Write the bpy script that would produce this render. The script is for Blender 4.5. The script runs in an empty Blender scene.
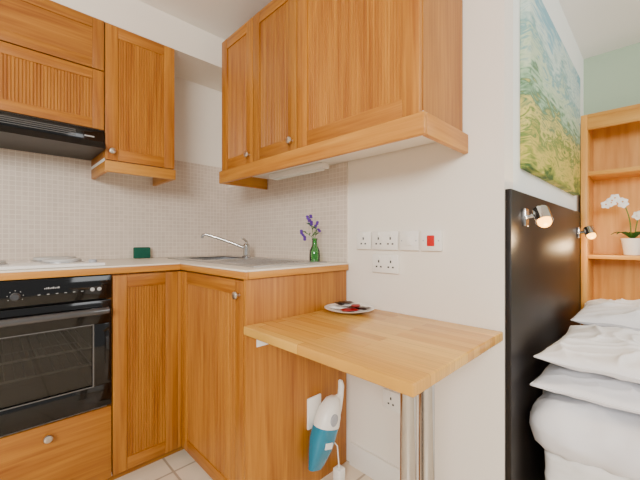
import bpy, bmesh, math, random
from mathutils import Vector, Matrix, noise
random.seed(4)
COL = bpy.context.scene.collection
WL = {}   # world origin of every object
XF = [None]

def lin(c):
    r=[]
    for v in c:
        v=v/255.0
        r.append(v/12.92 if v<=0.04045 else ((v+0.055)/1.055)**2.4)
    return (r[0],r[1],r[2],1)

# ---------------------------------------------------------------- materials
MATS={}
def newmat(name):
    m=bpy.data.materials.new(name); m.use_nodes=True
    nt=m.node_tree; b=nt.nodes['Principled BSDF']
    MATS[name]=m
    return m,nt,b
def N(nt,t,**k):
    n=nt.nodes.new(t)
    for a,v in k.items(): setattr(n,a,v)
    return n
def plain(name,c,rough=.5,metal=0,bump=0,bscale=200,trans=0,emis=None,es=0,spec=None,coat=0,alpha=1,sheen=0,bdist=.002):
    m,nt,b=newmat(name)
    b.inputs['Base Color'].default_value=lin(c)
    b.inputs['Roughness'].default_value=rough
    b.inputs['Metallic'].default_value=metal
    b.inputs['Transmission Weight'].default_value=trans
    b.inputs['Coat Weight'].default_value=coat
    b.inputs['Alpha'].default_value=alpha
    b.inputs['Sheen Weight'].default_value=sheen
    if spec is not None: b.inputs['Specular IOR Level'].default_value=spec
    if emis:
        b.inputs['Emission Color'].default_value=lin(emis); b.inputs['Emission Strength'].default_value=es
    tc=N(nt,'ShaderNodeTexCoord'); no=N(nt,'ShaderNodeTexNoise'); no.inputs['Scale'].default_value=bscale
    no.inputs['Detail'].default_value=3
    nt.links.new(tc.outputs['Object'],no.inputs['Vector'])
    if bump>0:
        bp=N(nt,'ShaderNodeBump'); bp.inputs['Strength'].default_value=bump; bp.inputs['Distance'].default_value=bdist
        nt.links.new(no.outputs['Fac'],bp.inputs['Height']); nt.links.new(bp.outputs['Normal'],b.inputs['Normal'])
    else:
        mr=N(nt,'ShaderNodeMapRange'); mr.inputs['To Min'].default_value=max(0,rough-.03); mr.inputs['To Max'].default_value=min(1,rough+.03)
        nt.links.new(no.outputs['Fac'],mr.inputs['Value']); nt.links.new(mr.outputs['Result'],b.inputs['Roughness'])
    return m
def wood(name,axis,c_dark,c_light,rough=.42,across=75,along=2.6,seed=0):
    m,nt,b=newmat(name)
    tc=N(nt,'ShaderNodeTexCoord'); mp=N(nt,'ShaderNodeMapping')
    s=[across]*3; s[axis]=along
    mp.inputs['Scale'].default_value=s; mp.inputs['Location'].default_value=(seed,seed*2,seed*3)
    nt.links.new(tc.outputs['Object'],mp.inputs['Vector'])
    n1=N(nt,'ShaderNodeTexNoise'); n1.inputs['Scale'].default_value=1; n1.inputs['Detail'].default_value=6; n1.inputs['Distortion'].default_value=.5
    nt.links.new(mp.outputs['Vector'],n1.inputs['Vector'])
    mp2=N(nt,'ShaderNodeMapping'); s=[9]*3; s[axis]=1.0
    mp2.inputs['Scale'].default_value=s; nt.links.new(tc.outputs['Object'],mp2.inputs['Vector'])
    n2=N(nt,'ShaderNodeTexNoise'); n2.inputs['Scale'].default_value=1; n2.inputs['Detail'].default_value=3; n2.inputs['Distortion'].default_value=1.2
    nt.links.new(mp2.outputs['Vector'],n2.inputs['Vector'])
    mx=N(nt,'ShaderNodeMath',operation='MULTIPLY_ADD'); mx.inputs[1].default_value=.55
    m2=N(nt,'ShaderNodeMath',operation='MULTIPLY'); m2.inputs[1].default_value=.45
    nt.links.new(n2.outputs['Fac'],m2.inputs[0]); nt.links.new(n1.outputs['Fac'],mx.inputs[0]); nt.links.new(m2.outputs[0],mx.inputs[2])
    cr=N(nt,'ShaderNodeValToRGB'); cr.color_ramp.elements[0].position=.35; cr.color_ramp.elements[1].position=.64
    cr.color_ramp.elements[0].color=lin(c_dark); cr.color_ramp.elements[1].color=lin(c_light)
    # tone differs a little from board to board
    oi=N(nt,'ShaderNodeObjectInfo'); vr=N(nt,'ShaderNodeMapRange'); vr.inputs['To Min'].default_value=.84; vr.inputs['To Max'].default_value=1.06
    nt.links.new(oi.outputs['Random'],vr.inputs['Value'])
    ml=N(nt,'ShaderNodeMix',data_type='RGBA',blend_type='MULTIPLY'); ml.inputs[0].default_value=1
    nt.links.new(mx.outputs[0],cr.inputs['Fac']); nt.links.new(cr.outputs['Color'],ml.inputs[6]); nt.links.new(vr.outputs['Result'],ml.inputs[7])
    nt.links.new(ml.outputs[2],b.inputs['Base Color'])
    b.inputs['Roughness'].default_value=rough
    bp=N(nt,'ShaderNodeBump'); bp.inputs['Strength'].default_value=.08; bp.inputs['Distance'].default_value=.001
    nt.links.new(n1.outputs['Fac'],bp.inputs['Height']); nt.links.new(bp.outputs['Normal'],b.inputs['Normal'])
    return m
def bricks(name,ua,va,c1,c2,cm,w,h,mortar,offset=0,rough=.35,bias=0,bump=.4,grain=False):
    m,nt,b=newmat(name)
    g=N(nt,'ShaderNodeNewGeometry'); sp=N(nt,'ShaderNodeSeparateXYZ'); cb=N(nt,'ShaderNodeCombineXYZ')
    nt.links.new(g.outputs['Position'],sp.inputs[0]); nt.links.new(sp.outputs[ua],cb.inputs[0]); nt.links.new(sp.outputs[va],cb.inputs[1])
    br=N(nt,'ShaderNodeTexBrick'); br.offset=offset; br.squash=1
    br.inputs['Color1'].default_value=lin(c1); br.inputs['Color2'].default_value=lin(c2); br.inputs['Mortar'].default_value=lin(cm)
    br.inputs['Scale'].default_value=1; br.inputs['Mortar Size'].default_value=mortar; br.inputs['Brick Width'].default_value=w; br.inputs['Row Height'].default_value=h
    br.inputs['Bias'].default_value=bias; br.inputs['Mortar Smooth'].default_value=.2
    nt.links.new(cb.outputs[0],br.inputs['Vector'])
    col=br.outputs['Color']
    no=N(nt,'ShaderNodeTexNoise')
    if grain:
        mp=N(nt,'ShaderNodeMapping'); mp.inputs['Scale'].default_value=(4,90,90); nt.links.new(cb.outputs[0],mp.inputs['Vector']); nt.links.new(mp.outputs[0],no.inputs['Vector']); no.inputs['Scale'].default_value=1
    else:
        no.inputs['Scale'].default_value=9; nt.links.new(g.outputs['Position'],no.inputs['Vector'])
    no.inputs['Detail'].default_value=4
    mr=N(nt,'ShaderNodeMapRange'); mr.inputs['From Min'].default_value=.3; mr.inputs['From Max'].default_value=.7
    mr.inputs['To Min'].default_value=.80 if grain else .95; mr.inputs['To Max'].default_value=1.06 if grain else 1.02
    nt.links.new(no.outputs['Fac'],mr.inputs['Value'])
    mx=N(nt,'ShaderNodeMix',data_type='RGBA',blend_type='MULTIPLY'); mx.inputs[0].default_value=1
    nt.links.new(col,mx.inputs[6]); nt.links.new(mr.outputs['Result'],mx.inputs[7])
    nt.links.new(mx.outputs[2],b.inputs['Base Color'])
    b.inputs['Roughness'].default_value=rough
    if bump>0:
        bp=N(nt,'ShaderNodeBump'); bp.invert=True; bp.inputs['Strength'].default_value=bump; bp.inputs['Distance'].default_value=.002
        nt.links.new(br.outputs['Fac'],bp.inputs['Height']); nt.links.new(bp.outputs['Normal'],b.inputs['Normal'])
    return m

WD,WLT=(146,80,12),(190,126,38)
wood('wood_z',2,WD,WLT); wood('wood_x',0,WD,WLT); wood('wood_y',1,WD,WLT)
wood('wood_dark',2,(104,56,10),(130,76,16))
wood('edge_x',0,(176,108,26),(208,146,58)); wood('edge_y',1,(176,108,26),(208,146,58))
wood('pale_z',2,(208,138,48),(234,174,84),across=30); wood('pale_x',0,(208,138,48),(234,174,84),across=30)
plain('wall_white',(243,234,221),.85,bump=.15,bscale=60)
plain('wall_bright',(243,245,239),.85,bump=.15,bscale=60)
plain('wall_green',(172,192,168),.85,bump=.15,bscale=60)
plain('ceiling_white',(247,244,239),.9,bump=.1,bscale=60)
plain('trim_white',(243,239,231),.5)
plain('melamine',(243,238,229),.45)
bricks('tile_yz','Y','Z',(210,193,177),(218,202,186),(232,219,204),.0245,.0245,.0018,bump=.2)
bricks('tile_xz','X','Z',(210,193,177),(218,202,186),(232,219,204),.0245,.0245,.0018,bump=.2)
bricks('floor_tile','X','Y',(230,212,186),(236,219,194),(182,162,138),.33,.33,.006,rough=.3)
bricks('table_stave','X','Y',(206,142,48),(236,184,88),(184,122,40),.42,.045,.0009,offset=.37,rough=.26,bump=0,grain=True)
plain('plastic_white',(246,242,234),.35)
plain('plastic_dark',(30,30,30),.5)
plain('plastic_red',(206,6,6),.35)
plain('black_gloss',(4,4,5),.08,spec=.5)
plain('black_satin',(8,8,8),.35,spec=.3)
plain('handle_black',(60,60,62),.16,coat=.8)
plain('black_brown',(18,11,8),.45,spec=.4)
plain('oven_inside',(74,70,66),.6)
plain('chrome',(196,193,190),.12,metal=1)
plain('steel',(200,200,202),.28,metal=1)
plain('knob_metal',(205,196,184),.3,metal=1)
plain('worktop_lam',(238,228,212),.35)
plain('enamel',(247,244,240),.18,coat=.4)
plain('hob_plate',(196,194,190),.4)
plain('plate_metal',(100,98,96),.45,metal=.3)
plain('green_cloth',(8,84,66),.9,bump=.6)
plain('linen',(244,243,246),.9,bump=.4,bscale=28,sheen=.1,bdist=.004)
plain('linen_warm',(244,241,237),.9,bump=.4,bscale=18,sheen=.1)
plain('petal_white',(250,249,248),.6)
plain('leaf_green',(50,96,34),.5)
plain('stem_green',(76,124,50),.5)
plain('petal_purple',(96,48,156),.6)
plain('petal_centre',(214,150,60),.6)
plain('soil',(60,42,28),.95,bump=.8)
plain('vac_teal',(4,124,156),.2,coat=.5)
plain('vac_grey',(170,172,178),.35)
plain('wrapper_red',(150,10,16),.3)
plain('wrapper_brown',(46,22,14),.3)
plain('wrapper_gold',(196,160,104),.35)
plain('wrapper_white',(240,234,228),.5)
plain('display',(20,38,38),.1)
plain('mark_grey',(170,170,170),.5)
plain('bulb',(60,40,20),.4,emis=(255,176,70),es=9)
def glassy(name,tint,mixf,rough=.03):
    m,nt,b=newmat(name)
    out=nt.nodes['Material Output']
    tr=N(nt,'ShaderNodeBsdfTransparent'); tr.inputs[0].default_value=lin(tint)
    gl=N(nt,'ShaderNodeBsdfGlossy'); gl.inputs['Roughness'].default_value=rough
    mx=N(nt,'ShaderNodeMixShader'); fr=N(nt,'ShaderNodeFresnel'); fr.inputs[0].default_value=1.45
    ad=N(nt,'ShaderNodeMath',operation='ADD'); ad.inputs[1].default_value=mixf
    nt.links.new(fr.outputs[0],ad.inputs[0]); nt.links.new(ad.outputs[0],mx.inputs[0])
    nt.links.new(tr.outputs[0],mx.inputs[1]); nt.links.new(gl.outputs[0],mx.inputs[2]); nt.links.new(mx.outputs[0],out.inputs[0])
glassy('glass_green',(186,238,186),.03); glassy('glass_dark',(168,166,164),.02)
# canvas landscape: fields below, hills, pale blue-green sky with strokes
def canvas_mat():
    m,nt,b=newmat('canvas_paint')
    g=N(nt,'ShaderNodeNewGeometry'); mp=N(nt,'ShaderNodeMapping'); mp.inputs['Scale'].default_value=(10,4.5,22); mp.inputs['Rotation'].default_value=(.45,0,0)
    nt.links.new(g.outputs['Position'],mp.inputs[0])
    n1=N(nt,'ShaderNodeTexNoise'); n1.inputs['Scale'].default_value=1.0; n1.inputs['Detail'].default_value=5; n1.inputs['Distortion'].default_value=2.6
    nt.links.new(mp.outputs[0],n1.inputs['Vector'])
    n2=N(nt,'ShaderNodeTexNoise'); n2.inputs['Scale'].default_value=3.0; n2.inputs['Detail'].default_value=2; nt.links.new(g.outputs['Position'],n2.inputs['Vector'])
    sp=N(nt,'ShaderNodeSeparateXYZ'); nt.links.new(g.outputs['Position'],sp.inputs[0])
    mr=N(nt,'ShaderNodeMapRange'); mr.inputs['From Min'].default_value=1.36; mr.inputs['From Max'].default_value=2.13
    nt.links.new(sp.outputs['Z'],mr.inputs['Value'])
    ma=N(nt,'ShaderNodeMath',operation='MULTIPLY_ADD'); ma.inputs[1].default_value=.5
    sb=N(nt,'ShaderNodeMath',operation='MULTIPLY_ADD'); sb.inputs[1].default_value=.5
    s3=N(nt,'ShaderNodeMath',operation='SUBTRACT'); s3.inputs[1].default_value=.48
    nt.links.new(mr.outputs[0],s3.inputs[0]); nt.links.new(n2.outputs['Fac'],sb.inputs[0]); nt.links.new(s3.outputs[0],sb.inputs[2])
    nt.links.new(n1.outputs['Fac'],ma.inputs[0]); nt.links.new(sb.outputs[0],ma.inputs[2])
    cr=N(nt,'ShaderNodeValToRGB'); e=cr.color_ramp.elements
    e[0].position=0; e[0].color=lin((62,92,40)); e[1].position=1; e[1].color=lin((128,176,190))
    for p,c in [(.1,(140,150,56)),(.2,(212,190,88)),(.3,(96,128,58)),(.38,(216,200,108)),(.48,(84,122,86)),(.55,(150,184,150)),(.64,(196,210,176)),(.74,(120,166,166)),(.86,(206,222,208))]:
        q=e.new(p); q.color=lin(c)
    nt.links.new(ma.outputs[0],cr.inputs[0]); nt.links.new(cr.outputs[0],b.inputs['Base Color']); b.inputs['Roughness'].default_value=.7
    bp=N(nt,'ShaderNodeBump'); bp.inputs['Strength'].default_value=.3; bp.inputs['Distance'].default_value=.003
    nt.links.new(n1.outputs['Fac'],bp.inputs['Height']); nt.links.new(bp.outputs[0],b.inputs['Normal'])
canvas_mat()

# ---------------------------------------------------------------- mesh builder
class MB:
    def __init__(s): s.bm=bmesh.new(); s.mats=[]
    def mi(s,m):
        if m not in s.mats: s.mats.append(m)
        return s.mats.index(m)
    def box(s,a,b,m,bev=0,seg=2):
        a,b=[min(x,y) for x,y in zip(a,b)],[max(x,y) for x,y in zip(a,b)]
        i=s.mi(m)
        r=bmesh.ops.create_cube(s.bm,size=1); vs=r['verts']
        for v in vs:
            v.co=Vector([a[k]+(v.co[k]+.5)*(b[k]-a[k]) for k in range(3)])
        fs=set(f for v in vs for f in v.link_faces)
        for f in fs: f.material_index=i
        if bev>0:
            es=list(set(e for v in vs for e in v.link_edges))
            r=bmesh.ops.bevel(s.bm,geom=es,offset=bev,segments=seg,profile=.5,affect='EDGES')
            for f in r['faces']: f.material_index=i
        return s
    def prism(s,pts,m):   # 8 points: bottom 4, top 4
        i=s.mi(m); vs=[s.bm.verts.new(p) for p in pts]
        for q in [(0,1,2,3),(4,5,6,7),(0,1,5,4),(1,2,6,5),(2,3,7,6),(3,0,4,7)]:
            f=s.bm.faces.new([vs[k] for k in q]); f.material_index=i
        return s
    def ring_surf(s,rings,m,close=True,cap0=True,cap1=True):
        i=s.mi(m); R=[[s.bm.verts.new(p) for p in r] for r in rings]
        n=len(R[0])
        for a,b in zip(R[:-1],R[1:]):
            for k in range(n if close else n-1):
                f=s.bm.faces.new([a[k],a[(k+1)%n],b[(k+1)%n],b[k]]); f.material_index=i
        if cap0: s.bm.faces.new(R[0]).material_index=i
        if cap1: s.bm.faces.new(R[-1]).material_index=i
        return s
    def tube(s,pts,r,m,seg=12,caps=True):
        pts=[Vector(p) for p in pts]; n=len(pts)
        rs=r if isinstance(r,(list,tuple)) else [r]*n
        rings=[]; up=None
        for k,p in enumerate(pts):
            t=(pts[min(k+1,n-1)]-pts[max(k-1,0)]).normalized()
            if up is None: up=t.orthogonal().normalized()
            up=(up-t*up.dot(t)); up=up.normalized() if up.length>1e-6 else t.orthogonal().normalized()
            bn=t.cross(up)
            rings.append([p+(up*math.cos(2*math.pi*j/seg)+bn*math.sin(2*math.pi*j/seg))*rs[k] for j in range(seg)])
        return s.ring_surf(rings,m,cap0=caps,cap1=caps)
    def cyl(s,a,b,r,m,seg=24,r2=None): return s.tube([a,b],[r,r if r2 is None else r2],m,seg)
    def lathe(s,c,prof,m,axis=(0,0,1),seg=28,cap0=True,cap1=True):
        ax=Vector(axis).normalized(); u=ax.orthogonal().normalized(); w=ax.cross(u); c=Vector(c)
        rings=[[c+ax*h+(u*math.cos(2*math.pi*j/seg)+w*math.sin(2*math.pi*j/seg))*max(r,1e-4) for j in range(seg)] for r,h in prof]
        return s.ring_surf(rings,m,cap0=cap0,cap1=cap1)
    def ball(s,c,r,m,sc=(1,1,1),seg=16):
        i=s.mi(m); rr=bmesh.ops.create_uvsphere(s.bm,u_segments=seg,v_segments=max(6,seg//2),radius=1)
        for v in rr['verts']: v.co=Vector([c[k]+v.co[k]*r*sc[k] for k in range(3)])
        for f in set(f for v in rr['verts'] for f in v.link_faces): f.material_index=i
        return s
    def cells(s,xs,ys,inc,z0,z1,m):
        i=s.mi(m); V={}
        def v(a,b,z):
            if (a,b,z) not in V: V[(a,b,z)]=s.bm.verts.new((xs[a],ys[b],z))
            return V[(a,b,z)]
        nx,ny=len(xs)-1,len(ys)-1
        I=lambda a,b: 0<=a<nx and 0<=b<ny and inc(a,b)
        for a in range(nx):
            for b in range(ny):
                if not I(a,b): continue
                fs=[[v(a,b,z1),v(a+1,b,z1),v(a+1,b+1,z1),v(a,b+1,z1)],[v(a,b,z0),v(a,b+1,z0),v(a+1,b+1,z0),v(a+1,b,z0)]]
                if not I(a-1,b): fs.append([v(a,b,z0),v(a,b,z1),v(a,b+1,z1),v(a,b+1,z0)])
                if not I(a+1,b): fs.append([v(a+1,b,z0),v(a+1,b+1,z0),v(a+1,b+1,z1),v(a+1,b,z1)])
                if not I(a,b-1): fs.append([v(a,b,z0),v(a+1,b,z0),v(a+1,b,z1),v(a,b,z1)])
                if not I(a,b+1): fs.append([v(a,b+1,z0),v(a,b+1,z1),v(a+1,b+1,z1),v(a+1,b+1,z0)])
                for f in fs: s.bm.faces.new(f).material_index=i
        return s
    def done(s,name,parent=None,label=None,category=None,kind=None,group=None,origin=None,recalc=True,sharp=.6):
        bm=s.bm
        if XF[0] is not None: bmesh.ops.transform(bm,matrix=XF[0],verts=bm.verts)
        if recalc: bmesh.ops.recalc_face_normals(bm,faces=bm.faces)
        for f in bm.faces: f.smooth=True
        for e in bm.edges:
            if len(e.link_faces)==2 and e.calc_face_angle(0)>sharp: e.smooth=False
        if origin is None:
            lo=[min(v.co[k] for v in bm.verts) for k in range(3)]; hi=[max(v.co[k] for v in bm.verts) for k in range(3)]
            origin=Vector(((lo[0]+hi[0])/2,(lo[1]+hi[1])/2,lo[2]))
        origin=Vector(origin)
        bmesh.ops.translate(bm,verts=bm.verts,vec=-origin)
        me=bpy.data.meshes.new(name); bm.to_mesh(me); bm.free()
        for m in s.mats: me.materials.append(MATS[m])
        ob=bpy.data.objects.new(name,me); COL.objects.link(ob)
        place(ob,origin,parent); meta(ob,label,category,kind,group)
        return ob
def place(ob,origin,parent):
    WL[ob.name]=Vector(origin)
    if parent: ob.parent=parent; ob.location=Vector(origin)-WL[parent.name]
    else: ob.location=origin
def meta(ob,label=None,category=None,kind=None,group=None):
    if label: ob['label']=label
    if category: ob['category']=category
    if kind: ob['kind']=kind
    if group: ob['group']=group
def empty(name,loc,label,category,group=None):
    ob=bpy.data.objects.new(name,None); ob.empty_display_size=.05; COL.objects.link(ob); place(ob,loc,None); meta(ob,label,category,None,group); return ob

# ---------------------------------------------------------------- structure
H=2.42
def struct(name,a,b,m,label,bev=0):
    return MB().box(a,b,m,bev).done(name,kind='structure',label=label,category='structure')
struct('floor',(-.1,-3.6,-.1),(4.6,1.85,0),'floor_tile','cream square ceramic floor tiles')
struct('ceiling',(-.1,-3.6,H),(4.6,1.85,H+.1),'ceiling_white','smooth white painted ceiling')
struct('wall_left',(-.1,-3.6,0),(0,.1,H),'wall_white','white painted wall behind the cooker')
struct('wall_back',(0,0,0),(1.925,.1,H),'wall_white','warm white painted wall behind the sink and table')
struct('wall_partition',(1.825,.1,0),(1.925,1.75,H),'wall_bright','pale white wall behind the bed headboard')
struct('wall_far',(1.825,1.75,0),(4.6,1.85,H),'wall_green','pale green painted wall beyond the bed')
struct('trim_1',(0,-3.6,2.232),(.325,-.0005,H),'wall_white','white boxed bulkhead above the wall cabinets')
struct('trim_2',(0,-2.2,1.006),(.008,-.0085,1.66),'tile_yz','beige mosaic tile splashback behind the cooker')
struct('trim_3',(0,-.008,1.006),(1.2,0,1.515),'tile_xz','beige mosaic tile splashback behind the sink')
struct('baseboard_back',(1.222,-.018,0),(1.925,0,.11),'trim_white','white painted skirting board under the table',.004)

# ---------------------------------------------------------------- cabinets
PX=lambda plane:(lambda u,d,z:(plane+d,u,z))      # faces +x, u=y
PY=lambda plane:(lambda u,d,z:(u,plane-d,z))      # faces -y, u=x
def pbox(mb,P,u0,u1,d0,d1,z0,z1,m,bev=0): mb.box(P(u0,d0,z0),P(u1,d1,z1),m,bev)
def knob(P,u,z,d,parent,r=.016):
    o=Vector(P(u,d,z)); ax=Vector(P(u,d+1,z))-o
    MB().lathe(o,[(.007,0),(.006,.004),(.0055,.012),(r*.9,.016),(r,.021),(r*.85,.026),(r*.4,.0285)],'knob_metal',axis=ax,seg=20).done('knob',parent,label='small round metal knob')
def door(parent,P,hm,u0,u1,z0,z1,kn=None,name='door',fw=.058,flat=False):
    mb=MB(); g=.0015; u0+=g;u1-=g;z0+=g;z1-=g; T=.02
    pbox(mb,P,u0,u0+fw,0,T,z0,z1,'wood_z',.002); pbox(mb,P,u1-fw,u1,0,T,z0,z1,'wood_z',.002)
    pbox(mb,P,u0+fw,u1-fw,0,T-.0004,z0,z0+fw,hm,.002); pbox(mb,P,u0+fw,u1-fw,0,T-.0004,z1-fw,z1,hm,.002)
    a,b=u0+fw,u1-fw; c,d=z0+fw,z1-fw
    if flat:
        pbox(mb,P,a,b,.002,.013,c,d,hm)
    else:
        pbox(mb,P,a,b,.002,.012,c,d,'wood_dark')
        n=max(3,round((b-a)/.0125)); w=(b-a)/n
        for k in range(n):
            p,q=a+k*w+.0004,a+(k+1)*w-.0004
            pts=[P(p,.012,c),P(q,.012,c),P(q,.012,d),P(p,.012,d),P(p+.0018,.0145,c),P(q-.0018,.0145,c),P(q-.0018,.0145,d),P(p+.0018,.0145,d)]
            mb.prism(pts,'wood_z')
    ob=mb.done(name,parent,label='plain oak framed flap' if flat else 'oak framed door with reeded centre panel')
    if kn: knob(P,kn[0],kn[1],T,ob)
    return ob
def carcass(parent,a,b,front,m='wood_z',inner='melamine'):
    mb=MB(); t=.016
    x0,y0,z0=a; x1,y1,z1=b
    mb.box((x0,y0,z0),(x1,y1,z0+t),inner); mb.box((x0,y0,z1-t),(x1,y1,z1),m)
    if front=='x':
        mb.box((x0,y0,z0+t),(x1,y0+t,z1-t),m); mb.box((x0,y1-t,z0+t),(x1,y1,z1-t),m); mb.box((x0,y0+t,z0+t),(x0+t,y1-t,z1-t),inner)
    else:
        mb.box((x0,y0,z0+t),(x0+t,y1,z1-t),m); mb.box((x1-t,y0,z0+t),(x1,y1,z1-t),m); mb.box((x0+t,y1-t,z0+t),(x1-t,y1,z1-t),inner)
    return mb.done('body',parent)

GB='oak base kitchen units'
YO0,YO1=-1.506,-.906
c=empty('base_cabinet',(.3,-1.206,0),'oak base cabinet housing the black built-in oven, with a drawer beneath','cabinet',GB)
mb=MB()
mb.box((.01,YO0,.06),(.578,YO0+.016,.968),'wood_z'); mb.box((.01,YO1-.016,.06),(.578,YO1,.968),'wood_z'); mb.box((.01,YO0+.016,.06),(.578,YO1-.016,.076),'melamine'); mb.box((.01,YO0+.016,.37),(.578,YO1-.016,.386),'melamine')
mb.done('body',c)
MB().box((.46,YO0,0),(.52,YO1,.06),'wood_y').done('plinth',c)
mb=MB(); P=PX(.578)
pbox(mb,P,YO0+.002,YO1-.002,0,.02,.065,.383,'wood_y',.003)
dr=mb.done('drawer',c,label='plain oak drawer front below the oven'); knob(P,-1.13,.335,.02,dr)
c=empty('base_cabinet.001',(.3,-.75,0),'narrow oak base cabinet beside the oven','cabinet',GB)
carcass(c,(.01,-.904,.06),(.578,-.602,.968),'x')
MB().box((.46,-.904,0),(.52,-.54,.06),'wood_y').done('plinth',c)
door(c,PX(.578),'wood_y',-.904,-.616,.065,.962)
MB().box((.578,-.616,.065),(.594,-.5785,.962),'wood_z',.002).done('corner_post',c)
c=empty('base_cabinet.002',(.9,-.3,0),'oak base cabinet under the sink with plain end panel','cabinet',GB)
carcass(c,(.6,-.577,.06),(1.182,-.02,.968),'y')
MB().box((.6,-.52,0),(1.182,-.46,.06),'wood_x').done('plinth',c)
MB().box((1.182,-.597,.002),(1.2,-.012,.968),'wood_z',.0015).done('end_panel',c,label='flat oak veneered end panel')
door(c,PY(.0-.577),'wood_x',.597,1.181,.065,.962,kn=(1.152,.905))

# worktop
xs=[.01,.24,.57,.592,1.196]; ys=[-1.506,-.592,-.46,-.16,-.0085]
inc=lambda a,b: not(b==0 and a==3) and not(a==1 and b==2)
w=MB().cells(xs,ys,inc,.97,1.005,'worktop_lam').done('worktop',label='speckled cream laminate worktop with oak edging running around the corner',category='worktop')
mb=MB()
for (z0,z1,mx,my,o) in ((.970,.9975,'edge_x','edge_y',0),(.9977,1.0055,'worktop_lam','worktop_lam',-.001)):
    mb.box((.592,-1.506,z0),(.607+o,-.607,z1),my,.0015); mb.box((.592,-.607-o,z0),(1.212+o,-.592,z1),mx,.0015); mb.box((1.1965,-.5915,z0),(1.212+o,-.0085,z1),my,.0015)
mb.done('edging',w,label='oak edge strip with cream top lip')

# sink
s=empty('kitchen_sink',(.65,-.3,1.005),'stainless steel inset sink with drainer set into the worktop','sink')
xs=[.17,.25,.56,1.12]; ys=[-.51,-.45,-.17,-.07]
mb=MB().cells(xs,ys,lambda a,b: not(a==1 and b==1),1.0057,1.0105,'steel')
for k in range(8):
    y=-.44+k*.038; mb.box((.64,y,1.0105),(1.06,y+.008,1.0135),'steel',.001)
mb.done('drainer',s)
mb=MB()
for a,b in [((.2485,-.45,.86),(.25,-.17,1.0105)),((.56,-.45,.86),(.5615,-.17,1.0105)),((.25,-.4515,.86),(.56,-.45,1.0105)),((.25,-.17,.86),(.56,-.1685,1.0105)),((.25,-.45,.858),(.56,-.17,.86))]: mb.box(a,b,'steel')
mb.done('bowl',s)
# tap
t=empty('kitchen_tap',(.455,-.125,1.011),'chrome mixer tap with long swivel spout behind the sink','tap')
tx,ty=.455,-.125
MB().lathe((tx,ty,1.011),[(.028,0),(.028,.006),(.022,.012),(.02,.06),(.021,.075),(.015,.085),(.004,.088)],'chrome').done('tap_body',t)
pts=[]
A=Vector((tx,ty,1.065)); B=Vector((tx-.145,ty-.20,1.155))
for k in range(13):
    f=k/12; p=A.lerp(B,f); p.z+=.004*math.sin(math.pi*f)
    pts.append(p)
pts.append(B+Vector((-.012,-.016,-.003))); pts.append(B+Vector((-.016,-.021,-.022)))
MB().tube(pts,.0095,'chrome').done('spout',t)
MB().tube([(tx,ty,1.09),(tx+.005,ty-.002,1.11),(tx+.02,ty-.03,1.125),(tx+.035,ty-.055,1.132)],[.009,.008,.007,.006],'chrome').done('lever',t)

# hob
h=empty('hob',(.3,-1.2,1.0055),'white enamel electric hob with flat plates on the worktop','hob')
MB().box((.06,-1.49,1.0055),(.575,-.925,1.02),'enamel',.005).done('hob_surface',h)
for k,(x,y,r) in enumerate([(.19,-1.06,.085),(.42,-1.06,.07),(.19,-1.33,.07),(.42,-1.33,.085)]):
    mb=MB(); mb.lathe((x,y,1.02),[(r+.008,0),(r+.008,.004),(r,.005)],'steel',seg=36)
    mb.lathe((x,y,1.0245),[(r,0),(r,.010),(r-.006,.012),(.02,.012),(.018,.010)],'hob_plate',seg=36)
    mb.done('hotplate',h)
MB().lathe((.53,-.965,1.02),[(.016,0),(.016,.012),(.013,.014)],'vac_grey').done('hob_knob',h)

# oven
o=empty('oven',(.3,-1.206,.39),'black built-in electric oven with glass door and control panel','oven')
y0,y1=YO0+.018,YO1-.018
mb=MB(); t=.03
mb.box((.05,y0,.388),(.57,y0+t,.966),'oven_inside'); mb.box((.05,y1-t,.388),(.57,y1,.966),'oven_inside'); mb.box((.05,y0+t,.388),(.57,y1-t,.42),'oven_inside'); mb.box((.05,y0+t,.84),(.57,y1-t,.966),'oven_inside'); mb.box((.05,y0+t,.42),(.08,y1-t,.84),'oven_inside')
mb.done('oven_cavity',o)
yy0,yy1=YO0+.004,YO1-.003
cp=MB().box((.571,yy0,.864),(.6,yy1,.966),'black_gloss',.003).done('control_panel',o,label='glossy black control panel')
MB().box((.5995,-1.33,.9),(.6015,-1.27,.925),'display',.0005).done('clock_display',o)
for y in (-1.225,-1.40,-1.46):
    MB().lathe((.6,y,.905),[(.016,0),(.016,.004),(.013,.006),(.012,.016),(.010,.018)],'handle_black',axis=(1,0,0)).done('control_knob',o)
mb=MB()
for k in range(6): mb.box((.5995,-1.16+k*.028,.903),(.6006,-1.152+k*.028,.9055),'mark_grey')
for k in range(9): mb.box((.5995,-1.14+k*.0055,.925),(.6006,-1.1365+k*.0055,.929+(k%3)*.0015),'mark_grey')
mb.done('printed_marks',o)
mb=MB()
for k in range(7):
    a=math.radians(-30+k*40); mb.box((.5995,-1.225+.023*math.cos(a)-.0012,.905+.023*math.sin(a)-.0012),(.6006,-1.225+.023*math.cos(a)+.0012,.905+.023*math.sin(a)+.0012),'mark_grey')
mb.done('dial_markings',o)
for y in (-.955,-.98): MB().lathe((.6,y,.908),[(.008,0),(.008,.003),(.005,.004)],'mark_grey',axis=(1,0,0),seg=12).done('indicator_light',o)
od=MB()
od.box((.572,yy0,.392),(.6,yy1,.49),'black_gloss',.003); od.box((.572,yy0,.755),(.6,yy1,.858),'black_gloss',.003)
od.box((.572,yy0,.49),(.6,yy0+.07,.755),'black_gloss',.002); od.box((.572,yy1-.07,.49),(.6,yy1,.755),'black_gloss',.002)
od=od.done('door',o,label='black oven door with dark glass window')
mb=MB(); a0,a1=yy0+.07,yy1-.07
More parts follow.
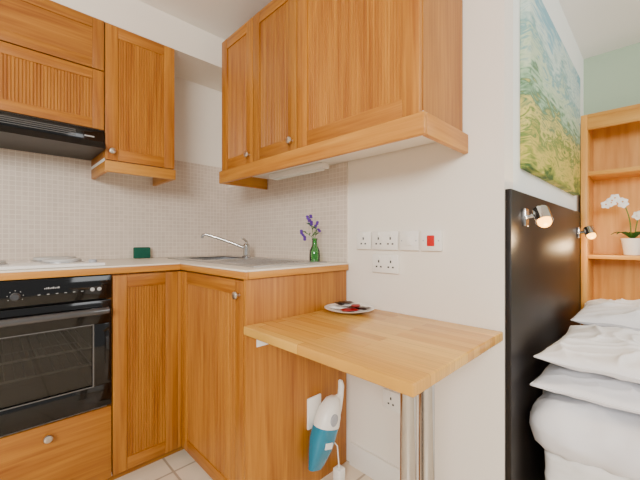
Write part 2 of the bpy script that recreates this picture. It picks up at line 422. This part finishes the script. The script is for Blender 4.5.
mb.box((.6,a0-.005,.487),(.602,a1+.005,.491),'plate_metal'); mb.box((.6,a0-.005,.754),(.602,a1+.005,.758),'plate_metal'); mb.box((.6,a0-.005,.491),(.602,a0,.754),'plate_metal'); mb.box((.6,a1,.491),(.602,a1+.005,.754),'plate_metal')
mb.done('window_frame',od)
MB().box((.584,yy0+.07,.49),(.592,yy1-.07,.755),'glass_dark').done('door_glass',od)
mb=MB(); mb.tube([(.640,yy0+.02,.818),(.645,yy0+.05,.818),(.645,yy1-.05,.818),(.640,yy1-.02,.818)],.015,'handle_black',16)
mb.box((.6,yy0+.05,.81),(.636,yy0+.075,.826),'handle_black'); mb.box((.6,yy1-.075,.81),(.636,yy1-.05,.826),'handle_black')
mb.done('handle',od)
mb=MB()
for zz in (.57,.645):
    mb.tube([(.54,y0+.032,zz),(.54,y1-.032,zz)],.005,'trim_white',6); mb.tube([(.1,y0+.032,zz),(.1,y1-.032,zz)],.003,'steel',6)
    for k in range(16):
        y=y0+.05+k*(y1-y0-.1)/15; mb.tube([(.1,y,zz),(.54,y,zz)],.0024,'steel',5)
mb.done('oven_rack',o)

# wall cabinets, cooker side
GW='oak wall kitchen cabinets'
c=empty('wall_cabinet',(.16,-1.18,1.67),'oak wall cabinet with two stacked flap doors above cooker hood','cabinet',GW)
carcass(c,(.009,-1.477,1.672),(.313,-.879,2.231),'x')
door(c,PX(.313),'wood_y',-1.477,-.879,1.975,2.231,name='flap_door',fw=.05,flat=True)
door(c,PX(.313),'wood_y',-1.477,-.879,1.675,1.973,name='flap_door',fw=.05)
c=empty('wall_cabinet.001',(.16,-.7,1.47),'tall narrow oak wall cabinet beside the cooker hood','cabinet',GW)
carcass(c,(.009,-.877,1.525),(.313,-.528,2.231),'x')
door(c,PX(.313),'wood_y',-.877,-.528,1.53,2.229,kn=(-.848,1.575))
mb=MB(); mb.box((.316,-.877,1.47),(.336,-.524,1.527),'edge_y',.003); mb.box((.009,-.544,1.47),(.316,-.524,1.5245),'edge_x',.002); mb.box((.009,-.877,1.47),(.316,-.86,1.5245),'edge_x',.002)
mb.done('pelmet',c,label='oak pelmet strip below the cabinet')
hd=empty('cooker_hood',(.17,-1.18,1.58),'slim black cooker hood below the wall cabinet','cooker hood')
MB().box((.009,-1.475,1.6),(.315,-.881,1.67),'black_satin',.003).done('hood_body',hd)
mb=MB()
y0h,y1h=-1.475,-.881
mb.prism([(.02,y0h,1.575),(.02,y1h,1.575),(.372,y1h,1.575),(.372,y0h,1.575),(.02,y0h,1.599),(.02,y1h,1.599),(.345,y1h,1.61),(.345,y0h,1.61)],'black_satin')
mb.box((.3155,y0h,1.61),(.342,y1h,1.669),'black_gloss',.002)
mb.done('visor',hd)
mb=MB()
for k in range(4): mb.box((.342,y0h+.05,1.622+k*.009),(.3435,-1.0,1.625+k*.009),'plate_metal')
mb.box((.342,-.965,1.628),(.3435,-.925,1.634),'mark_grey')
mb.done('vent_slots',hd)

# wall cabinets, sink side
P=PY(-.313); ZT=2.268
c=empty('wall_cabinet.002',(.855,-.16,1.52),'oak wall cabinet with two reeded doors above the sink','cabinet',GW)
carcass(c,(.52,-.313,1.516),(1.189,-.009,ZT),'y')
d=door(c,P,'wood_x',.52,.842,1.52,ZT,kn=(.812,1.562)); door(c,P,'wood_x',.842,1.189,1.52,ZT,kn=(1.158,1.562))
c=empty('wall_cabinet.003',(1.485,-.16,1.52),'wide oak wall cabinet with one reeded door and plain end panel','cabinet',GW)
carcass(c,(1.191,-.313,1.516),(1.782,-.009,ZT),'y')
door(c,P,'wood_x',1.191,1.782,1.52,ZT,fw=.062)
mb=MB(); mb.box((.505,-.342,1.448),(1.802,-.322,1.519),'edge_x',.004); mb.box((1.783,-.3215,1.448),(1.802,-.003,1.519),'edge_y',.003); mb.box((.505,-.3215,1.448),(.523,-.009,1.5155),'edge_y',.003)
mb.done('cabinet_pelmet',label='oak pelmet board running beneath the wall cabinets',category='pelmet')
u=empty('under_cabinet_light',(.86,-.06,1.49),'slim white strip light fixed beneath the wall cabinet','light')
MB().box((.66,-.1,1.486),(1.12,-.05,1.5155),'plastic_white',.006).done('lamp_housing',u)
MB().box((.69,-.092,1.480),(1.09,-.058,1.4865),'wall_bright',.002).done('diffuser',u)

MB().box((.03,-.665,1.0065),(.055,-.57,1.075),'green_cloth',.006).done('scouring_sponge',label='dark green scouring sponge standing against the tiled splashback',category='sponge')

# vase and flowers
vx,vy=1.06,-.10
MB().lathe((vx,vy,1.0065),[(.022,0),(.027,.004),(.028,.03),(.026,.06),(.014,.085),(.012,.11),(.016,.122),(.0145,.122),(.0105,.11),(.0125,.085),(.024,.06),(.0255,.03),(.024,.008),(.001,.006)],'glass_green',cap1=True).done('flower_vase',label='small green glass bottle vase on the worktop',category='vase')
def spike(dx,dy,h,n,name):
    base=Vector((vx+dx*.1,vy+dy*.1,1.018)); top=Vector((vx+dx,vy+dy,1.0065+h))
    o=empty(name,base,'slender purple flower stem standing in the green vase','flower','purple flowers in the vase')
    mid=Vector((vx+dx*.12,vy+dy*.12,1.13))
    pts=[base,mid,mid.lerp(top,.5)+Vector((0,0,.004)),top]
    MB().tube(pts,.0016,'stem_green',6).done('stem',o)
    mb=MB()
    for k in range(n):
        a=random.random()*6.3; q=top+Vector((math.cos(a)*.012,math.sin(a)*.012,-.045+.055*k/n))
        mb.ball(q,.0085,'petal_purple',(1,1,.7),8)
    mb.done('blossom',o)
    mb=MB()
    for k in range(3):
        q=mid.lerp(top,.15+.2*k); a=k*2.2
        mb.tube([q,q+Vector((math.cos(a)*.012,math.sin(a)*.012,.012)),q+Vector((math.cos(a)*.03,math.sin(a)*.03,.016))],[.001,.004,.0005],'leaf_green',6)
    mb.done('leaf',o)
spike(-.02,-.02,.235,12,'purple_flower'); spike(-.055,-.035,.16,7,'purple_flower.001'); spike(.0,.02,.205,6,'purple_flower.002')

# ---------------------------------------------------------------- table
t=empty('wall_table',(1.56,-.3,0),'small wall-mounted beech block table with chrome tube legs','table')
MB().box((1.214,-.618,.764),(1.923,-.003,.797),'table_stave',.005,3).done('tabletop',t,label='laminated beech block top')
for x,y in ((1.85,-.518),(1.87,-.458)):
    mb=MB(); mb.cyl((x,y,.006),(x,y,.7635),.021,'chrome'); mb.lathe((x,y,0),[(.033,0),(.033,.006),(.023,.01)],'chrome'); mb.lathe((x,y,.7565),[(.03,0),(.03,.007)],'chrome')
    mb.done('leg',t,label='chrome tubular leg')
mb=MB(); mb.box((1.2005,-.55,.70),(1.204,-.44,.7635),'plastic_white',.001); mb.box((1.204,-.55,.735),(1.26,-.44,.7635),'plastic_white',.004); mb.done('bracket',t,label='white fixing bracket')
MB().box((1.32,-.024,.72),(1.88,-.0025,.7635),'plastic_white',.002).done('wall_batten',t)

px,py,pz=1.325,-.135,.7975
MB().lathe((px,py,pz),[(.055,0),(.06,.002),(.09,.010),(.112,.017),(.114,.019),(.110,.0195),(.088,.013),(.06,.006),(.001,.005)],'enamel',seg=40).done('plate',label='white round plate holding wrapped snacks on the table',category='plate')
def sachet(name,cx,cy,cz,l,w,a,tilt,m,lab,th=.005):
    mb=MB(); R=Matrix.Rotation(a,4,'Z')@Matrix.Rotation(tilt,4,'Y'); i=mb.mi(m); n=12; g={}
    for sgn in (1,-1):
        for i1 in range(n+1):
            for j in range(n+1):
                uu=-1+2*i1/n; vv=-1+2*j/n
                z=sgn*(.0006+th*math.sqrt(max(0,1-(abs(uu)/.85)**6 if abs(uu)<.85 else 0))*math.sqrt(max(0,1-vv**4)))*(1+.2*math.sin(7*uu+3*vv))
                if i1 in(0,n) or j in(0,n): z=0
                g[(sgn,i1,j)]=mb.bm.verts.new(R@Vector((uu*l/2,vv*w/2,z))+Vector((cx,cy,cz)))
        for i1 in range(n):
            for j in range(n):
                mb.bm.faces.new([g[(sgn,i1,j)],g[(sgn,i1+1,j)],g[(sgn,i1+1,j+1)],g[(sgn,i1,j+1)]]).material_index=i
    bmesh.ops.remove_doubles(mb.bm,verts=mb.bm.verts,dist=1e-5)
    mb.done(name,label=lab,category='snack packet',group='wrapped snacks on the plate',sharp=1.0)
sp=[(-.04,-.03,.017,.085,.05,.4,.05,'wrapper_white','white paper sachet on the plate'),
(.03,-.035,.017,.08,.045,1.2,.0,'wrapper_red','dark red foil wrapped snack on the plate'),
(.045,.03,.017,.08,.045,.2,-.05,'wrapper_brown','dark brown wrapped biscuit on the plate'),
(-.025,.04,.017,.09,.045,2.6,.05,'wrapper_gold','gold coloured sugar sachet on the plate'),
(-.035,.0,.030,.085,.045,1.0,.12,'wrapper_brown','dark brown wrapped biscuit on the plate'),
(.01,.005,.032,.085,.045,.5,-.1,'wrapper_white','white paper sachet on the plate'),
(.045,-.01,.034,.07,.04,2.2,.12,'wrapper_red','dark red foil wrapped snack on the plate'),
(-.005,-.02,.043,.08,.04,2.9,.1,'wrapper_brown','dark brown wrapped biscuit on the plate')]
for k,q in enumerate(sp):
    sachet('snack_packet' if k==0 else 'snack_packet.%03d'%k,px+q[0],py+q[1],pz+q[2],*q[3:])

# ---------------------------------------------------------------- sockets
def outlet(name,x0,x1,zc,kind,lab,cat='socket'):
    h=.084; e=empty(name,((x0+x1)/2,-.001,zc-h/2),lab,cat,'white electrical fittings on the wall')
    z0,z1=zc-h/2,zc+h/2
    mb=MB(); mb.box((x0,-.016,z0),(x1,-.0005,z1),'plastic_white',.003)
    def holes(cx):
        mb.box((cx-.0035,-.0168,zc+.004),(cx+.0035,-.0155,zc+.016),'plastic_dark')
        for s in(-1,1): mb.box((cx+s*.012-.0045,-.0168,zc-.018),(cx+s*.012+.0045,-.0155,zc-.011),'plastic_dark')
    w=x1-x0; cs=[]
    if kind=='double': cs=[x0+w*.27,x0+w*.73]
    if kind=='single': cs=[(x0+x1)/2]
    for c in cs: holes(c)
    if kind in('switch','red'):
        for s in (-1,1): mb.lathe(((x0+x1)/2+s*w*.38,-.016,zc),[(.003,0),(.003,.0006)],'vac_grey',axis=(0,-1,0),seg=8)
    mb.done('face_plate',e)
    for c in (cs if kind!='switch' and kind!='red' else []):
        MB().box((c-.006,-.0195,zc+.022),(c+.006,-.0155,zc+.036),'plastic_white',.0015).done('rocker_switch',e)
    if kind=='switch': MB().box(((x0+x1)/2-.017,-.021,zc-.02),((x0+x1)/2+.017,-.0155,zc+.02),'plastic_white',.003).done('rocker_switch',e)
    if kind=='red': MB().box(((x0+x1)/2-.016,-.0205,zc-.022),((x0+x1)/2+.016,-.0155,zc+.022),'plastic_red',.003).done('rocker_switch',e,label='red rocker switch')
outlet('wall_socket',1.268,1.352,1.117,'single','white single power socket above the table')
outlet('wall_socket.001',1.360,1.500,1.117,'double','white double power socket above the table')
outlet('wall_switch',1.510,1.600,1.117,'switch','white single wall switch beside the sockets','switch')
outlet('wall_switch.001',1.612,1.70,1.117,'red','white wall switch with red rocker','switch')
outlet('wall_socket.002',1.362,1.502,1.012,'double','white double power socket just above table height')
outlet('wall_socket.003',1.42,1.51,.40,'single','white single power socket beneath the table')

# ---------------------------------------------------------------- hand vacuum
v=empty('handheld_vacuum',(1.26,-.2,.1),'white and teal cordless handheld vacuum hanging on the cabinet end panel','vacuum cleaner')
XF[0]=Matrix.Translation((1.215,-.232,.27))@Matrix.Rotation(math.radians(-17),4,'X')@Matrix.Diagonal((.82,.86,1,1))@Matrix.Translation((-1.215,.21,-.27))
def rr(cy,cz,wy,wx,cx,n=24,p=3):
    out=[]
    for j in range(n):
        a=2*math.pi*j/n; ca,sa=math.cos(a),math.sin(a)
        out.append(Vector((cx+wx*math.copysign(abs(ca)**(2/p),ca),cy+wy*math.copysign(abs(sa)**(2/p),sa),cz)))
    return out
mb=MB()
mb.ring_surf([rr(-.200,.105,.042,.02,1.248),rr(-.200,.13,.050,.028,1.253),rr(-.205,.19,.066,.044,1.264),rr(-.21,.24,.072,.052,1.269),rr(-.207,.29,.070,.055,1.272)],'vac_teal')
mb.done('dust_cup',v,label='glossy teal dust cup and nozzle')
MB().box((1.3185,-.235,.21),(1.3245,-.185,.235),'plastic_white',.0008).done('badge',v)
mb=MB(); mb.ring_surf([rr(-.207,.2905,.072,.057,1.274,p=2.5),rr(-.207,.30,.073,.058,1.274,p=2.5),rr(-.205,.335,.069,.058,1.274,p=2.4),rr(-.20,.375,.056,.050,1.272,p=2.2),rr(-.19,.405,.040,.038,1.27,p=2),rr(-.185,.418,.02,.018,1.27,p=2)],'plastic_white')
mb.done('motor_body',v,label='white motor housing')
mb=MB(); mb.lathe((1.330,-.215,.33),[(.026,-.008),(.026,.002),(.022,.004),(.010,.005)],'vac_grey',axis=(1,0,0),seg=20)
mb.done('vent_cap',v)
mb=MB(); mb.tube([(1.272,-.145,.295),(1.272,-.132,.32),(1.272,-.128,.36),(1.27,-.130,.41),(1.268,-.138,.46),(1.266,-.148,.478),(1.265,-.158,.482)],[.014,.018,.018,.017,.017,.014,.008],'plastic_white',14)
mb.tube([(1.272,-.135,.42),(1.27,-.155,.412),(1.27,-.18,.40)],[.013,.014,.016],'plastic_white',12)
mb.done('handle',v,label='white loop handle')
XF[0]=None
MB().box((1.2005,-.285,.27),(1.211,-.20,.41),'plastic_white',.005).done('wall_cradle',v)
mb=MB(); mb.tube([(1.208,-.205,.272),(1.225,-.17,.21),(1.255,-.14,.16),(1.272,-.15,.10),(1.266,-.14,.06)],.003,'plastic_white',6); mb.done('power_cord',v)
MB().box((1.245,-.162,.005),(1.287,-.118,.065),'plastic_white',.006).done('charger_plug',v)

# ---------------------------------------------------------------- bedroom side
MB().box((1.926,.004,.01),(1.946,1.44,1.3),'black_brown',.002).done('headboard',label='tall satin black-brown panel headboard against the partition wall',category='headboard')
mb=MB(); mb.box((1.9255,.185,1.40),(1.962,1.335,2.13),'canvas_paint',.003)
mb.done('canvas_painting',label='unframed canvas landscape with green and yellow brushwork hung above the headboard',category='painting')
def lamp(name,y,z,lab):
    e=empty(name,(1.947,y,z-.03),lab,'lamp','spotlights on the headboard')
    MB().box((1.9465,y-.022,z-.034),(1.960,y+.022,z+.034),'chrome',.003).done('wall_plate',e)
    MB().tube([(1.958,y,z),(1.975,y,z+.004),(2.0,y+.002,z+.004)],.009,'chrome',10).done('arm',e)
    ax=Vector((.30,-.42,-.72)).normalized(); a=Vector((1.998,y+.01,z+.03))
    MB().lathe(a,[(.010,0),(.026,.003),(.028,.008),(.028,.058),(.0262,.058),(.0255,.03),(.002,.028)],'chrome',axis=ax,seg=28).done('lamp_shade',e,label='chrome spotlight shade')
    MB().ball(a+ax*.058,.0235,'bulb').done('bulb',e,label='glowing warm bulb')
    L=bpy.data.lights.new('bulb_light','POINT'); L.energy=2.8; L.color=(1,.68,.36); L.shadow_soft_size=.03
    lo=bpy.data.objects.new('bulb_light',L); COL.objects.link(lo); place(lo,a+ax*.12,e)
lamp('wall_lamp',.15,1.205,'chrome spotlight switched on, mounted near the end of the headboard')
lamp('wall_lamp.001',1.33,1.165,'chrome spotlight switched on, mounted beside the bookcase')

# bookcase
b=empty('bookcase',(2.45,1.6,0),'tall open pine bookcase standing beyond the bed','bookcase')
x0,x1,yf,yb=1.948,2.95,1.452,1.745
MB().box((x0,yf,0),(x0+.035,yb,1.93),'pale_z',.003).done('side_panel',b)
MB().box((x1-.035,yf,0),(x1,yb,1.93),'pale_z',.003).done('side_panel',b)
MB().box((x0+.035,yb-.012,.02),(x1-.035,yb,1.93),'pale_z').done('back_panel',b)
mb=MB(); mb.box((x0+.035,yf,1.905),(x1-.035,yb-.012,1.93),'pale_x',.002); mb.box((x0+.035,yf,1.83),(x1-.035,yf+.02,1.905),'pale_x',.002); mb.done('top_panel',b)
for z in (.06,.5,1.0,1.535):
    MB().box((x0+.035,yf+.005,z),(x1-.035,yb-.012,z+.025),'pale_x',.002).done('shelf',b)

# orchid
ox,oy,oz=2.19,1.56,1.0255
e=empty('potted_orchid',(ox,oy,oz),'white flowering orchid in a white pot on the bookcase shelf','plant')
MB().lathe((ox,oy,oz),[(.036,0),(.04,.004),(.052,.09),(.056,.105),(.051,.105),(.047,.09),(.001,.088)],'plastic_white').done('pot',e,label='white ceramic pot')
MB().lathe((ox,oy,oz+.089),[(.044,0),(.04,.006),(.001,.008)],'soil').done('soil',e)
for k in range(5):
    a=k*1.25+.3; d=Vector((math.cos(a),math.sin(a),0)); s=Vector((-d.y,d.x,0)); mb=MB(); i=mb.mi('leaf_green'); rows=[]
    for j in range(9):
        f=j/8; w=.02*math.sin(math.pi*(.08+.9*f)); p=Vector((ox,oy,oz+.097))+d*(.11*f)+Vector((0,0,.05*math.sin(f*2.4)))
        rows.append([mb.bm.verts.new(p+s*w),mb.bm.verts.new(p-Vector((0,0,.004))),mb.bm.verts.new(p-s*w)])
    for r1,r2 in zip(rows[:-1],rows[1:]):
        for q in (0,1): mb.bm.faces.new([r1[q],r1[q+1],r2[q+1],r2[q]]).material_index=i
    mb.done('leaf',e)
def bloom(p,r,k):
    mb=MB(); n=Vector((.1,-1,.1)).normalized(); u=n.orthogonal().normalized(); w=n.cross(u)
    for q in range(5):
        a=q*2*math.pi/5+k; d=u*math.cos(a)+w*math.sin(a); s=n.cross(d); i=mb.mi('petal_white'); rows=[]
        for j in range(6):
            f=j/5; wd=r*.48*math.sin(math.pi*(.1+.85*f)); c=Vector(p)+d*(r*f)+n*(.004*math.sin(3*f)-.002*q/5)
            rows.append([mb.bm.verts.new(c+s*wd),mb.bm.verts.new(c+n*.003),mb.bm.verts.new(c-s*wd)])
        for r1,r2 in zip(rows[:-1],rows[1:]):
            for z in(0,1): mb.bm.faces.new([r1[z],r1[z+1],r2[z+1],r2[z]]).material_index=i
    mb.ball(Vector(p)+n*.005,r*.16,'petal_centre',seg=8)
    mb.done('blossom',e,label='white orchid flower')
def stem(pts):
    P_=[Vector(p) for p in pts]; out=[]
    for k in range(len(P_)-1):
        a=P_[max(k-1,0)];b_=P_[k];c=P_[k+1];d=P_[min(k+2,len(P_)-1)]
        for j in range(5):
            t_=j/5; out.append(.5*((2*b_)+(c-a)*t_+(2*a-5*b_+4*c-d)*t_*t_+(3*b_-a-3*c+d)*t_**3))
    out.append(P_[-1]); MB().tube(out,.003,'stem_green',8).done('stem',e); return out
s1=stem([(ox-.005,oy,oz+.09),(ox-.01,oy-.02,oz+.21),(ox-.035,oy-.04,oz+.31),(ox-.075,oy-.05,oz+.35),(ox-.11,oy-.05,oz+.32)])
s2=stem([(ox+.01,oy,oz+.09),(ox+.02,oy-.01,oz+.19),(ox+.04,oy-.03,oz+.26),(ox+.08,oy-.04,oz+.28),(ox+.12,oy-.04,oz+.25)])
kk=0
for s_,idx in ((s1,(20,18,16,14,12,10)),(s2,(20,17,14,11,8))):
    for q in idx:
        p=s_[q]+Vector((random.uniform(-.012,.012),-.015,random.uniform(-.02,.012))); bloom(p,.028,kk*.7); kk+=1

# bed
bd=empty('bed',(2.9,.75,0),'double bed with white mattress and white covered base beside the headboard','bed')
def crease(q):   # ridged cloth folds, 0..1
    n1=1-abs(noise.noise(q))*2.2
    return max(0,n1)**3
def soft(a,b,bev,m,name,lab,amp=.006,fr=7,cr=.008):
    mb=MB(); mb.box(a,b,m,bev,6)
    es=[e for e in mb.bm.edges if e.calc_length()>.15]
    bmesh.ops.subdivide_edges(mb.bm,edges=es,cuts=80,use_grid_fill=True)
    mb.bm.normal_update()
    cc=[(v_,v_.co.copy(),v_.normal.copy()) for v_ in mb.bm.verts]
    for v_,c_,n_ in cc:
        q=Vector((c_.x*fr,c_.y*fr,c_.z*fr*1.2))
        v_.co=c_+n_*(amp*noise.noise(q)+cr*(crease(q*.8+Vector((3,7,1)))+.5*crease(Vector((c_.x*6+c_.z*16,c_.y*6,c_.z*5-c_.x*9))))*.6)
    return mb.done(name,bd,label=lab,sharp=2.4)
soft((2.01,.15,.05),(3.9,1.40,.36),.03,'linen_warm','bed_base','white fabric covered base',.006,5,.012)
soft((1.972,.10,.365),(3.92,1.42,.53),.07,'linen','mattress','white sheeted mattress',.012,8,.024)
def pillow(name,c,lx,ly,T,rot,seed,lab,sag=0):
    mb=MB(); i=mb.mi('linen'); n=90; g={}; R=Matrix.Rotation(rot[2],4,'Z')@Matrix.Rotation(rot[1],4,'Y')@Matrix.Rotation(rot[0],4,'X')
    W=lambda x,y: .014*noise.noise(Vector((x*5,y*5,seed)))+.004*noise.noise(Vector((x*13,y*13,seed)))
    for sg in (1,-1):
        for a in range(n+1):
            for b_ in range(n+1):
                u_=-1+2*a/n; v_=-1+2*b_/n
                e_=(max(0,1-abs(u_)**2.6)*max(0,1-abs(v_)**3.0))**.45
                x=lx*u_*(1-.06*(1-v_*v_)); y=ly*v_*(1-.05*(1-u_*u_))
                rim=min(1,5*(1-max(abs(u_),abs(v_))))
                nz=noise.noise(Vector((x*6+seed,y*6,sg*2)))*.010+(crease(Vector((x*8+seed,y*5+x*5,sg)))-.3)*.014+(crease(Vector((x*5-y*11,y*6+seed,sg+4)))-.3)*.007
                w0=W(x,y)
                z=sg*T*e_*(1 if sg>0 else .8)+sg*nz*rim*(1 if sg>0 else .5)+w0
                if a in(0,n) or b_ in (0,n): z=w0
                g[(sg,a,b_)]=mb.bm.verts.new(R@Vector((x,y,z))+Vector(c))
        for a in range(n):
            for b_ in range(n):
                mb.bm.faces.new([g[(sg,a,b_)],g[(sg,a+1,b_)],g[(sg,a+1,b_+1)],g[(sg,a,b_+1)]]).material_index=i
    bmesh.ops.remove_doubles(mb.bm,verts=mb.bm.verts,dist=1e-4)
    pts=[]
    for (ua,va,ub,vb) in ((-1,-1,1,-1),(1,-1,1,1),(1,1,-1,1),(-1,1,-1,-1)):
        for k in range(24):
            u_=ua+(ub-ua)*k/24; v_=va+(vb-va)*k/24
            x=lx*u_*(1-.06*(1-v_*v_)); y=ly*v_*(1-.05*(1-u_*u_))
            pts.append(R@Vector((x,y,W(x,y)))+Vector(c))
    mb.tube(pts+[pts[0]],.0035,'linen',6)
    mb.done(name,label=lab,category='pillow',group='white pillows on the bed',sharp=2.5)
pillow('pillow',(2.225,.43,.590),.255,.31,.044,(.0,0,.03),1,'white pillow lying flat at the bottom of the near stack')
pillow('pillow.001',(2.24,.43,.690),.245,.305,.050,(.01,.0,-.03),5,'white pillow on top of the near stack')
pillow('pillow.002',(2.235,1.085,.597),.255,.305,.050,(0,0,.02),9,'white pillow at the bottom of the stack near the bookcase')
pillow('pillow.003',(2.24,1.085,.722),.25,.30,.066,(.0,.0,.03),13,'white plump pillow on top of the stack near the bookcase')

# ---------------------------------------------------------------- light, camera
w=bpy.data.worlds.new('World'); bpy.context.scene.world=w; w.use_nodes=True
bg=w.node_tree.nodes['Background']; bg.inputs[0].default_value=(1,.985,.955,1); bg.inputs[1].default_value=.56
def area(name,loc,tgt,sz,en,col=(1,1,1)):
    L=bpy.data.lights.new(name,'AREA'); L.size=sz[0]; L.shape='RECTANGLE'; L.size_y=sz[1]; L.energy=en; L.color=col
    o_=bpy.data.objects.new(name,L); COL.objects.link(o_); o_.location=loc
    o_.rotation_euler=(Vector(tgt)-Vector(loc)).to_track_quat('-Z','Y').to_euler()
area('window_light',(3.4,-3.1,2.15),(.9,-.2,.9),(1.4,.9),140,(1,.98,.94))
area('bed_area_light',(4.3,.9,1.9),(2,.6,.8),(1.2,1.0),24,(.97,.99,1))  # area light from the right, aimed at the bed head; no window modelled
cam=bpy.data.cameras.new('Camera'); cam.lens=335/640*36; cam.sensor_width=36; cam.clip_start=.02
co=bpy.data.objects.new('Camera',cam); COL.objects.link(co); co.location=(2.31,-1.294,1.12); co.rotation_euler=(math.radians(90),0,math.radians(45.4))
bpy.context.scene.camera=co
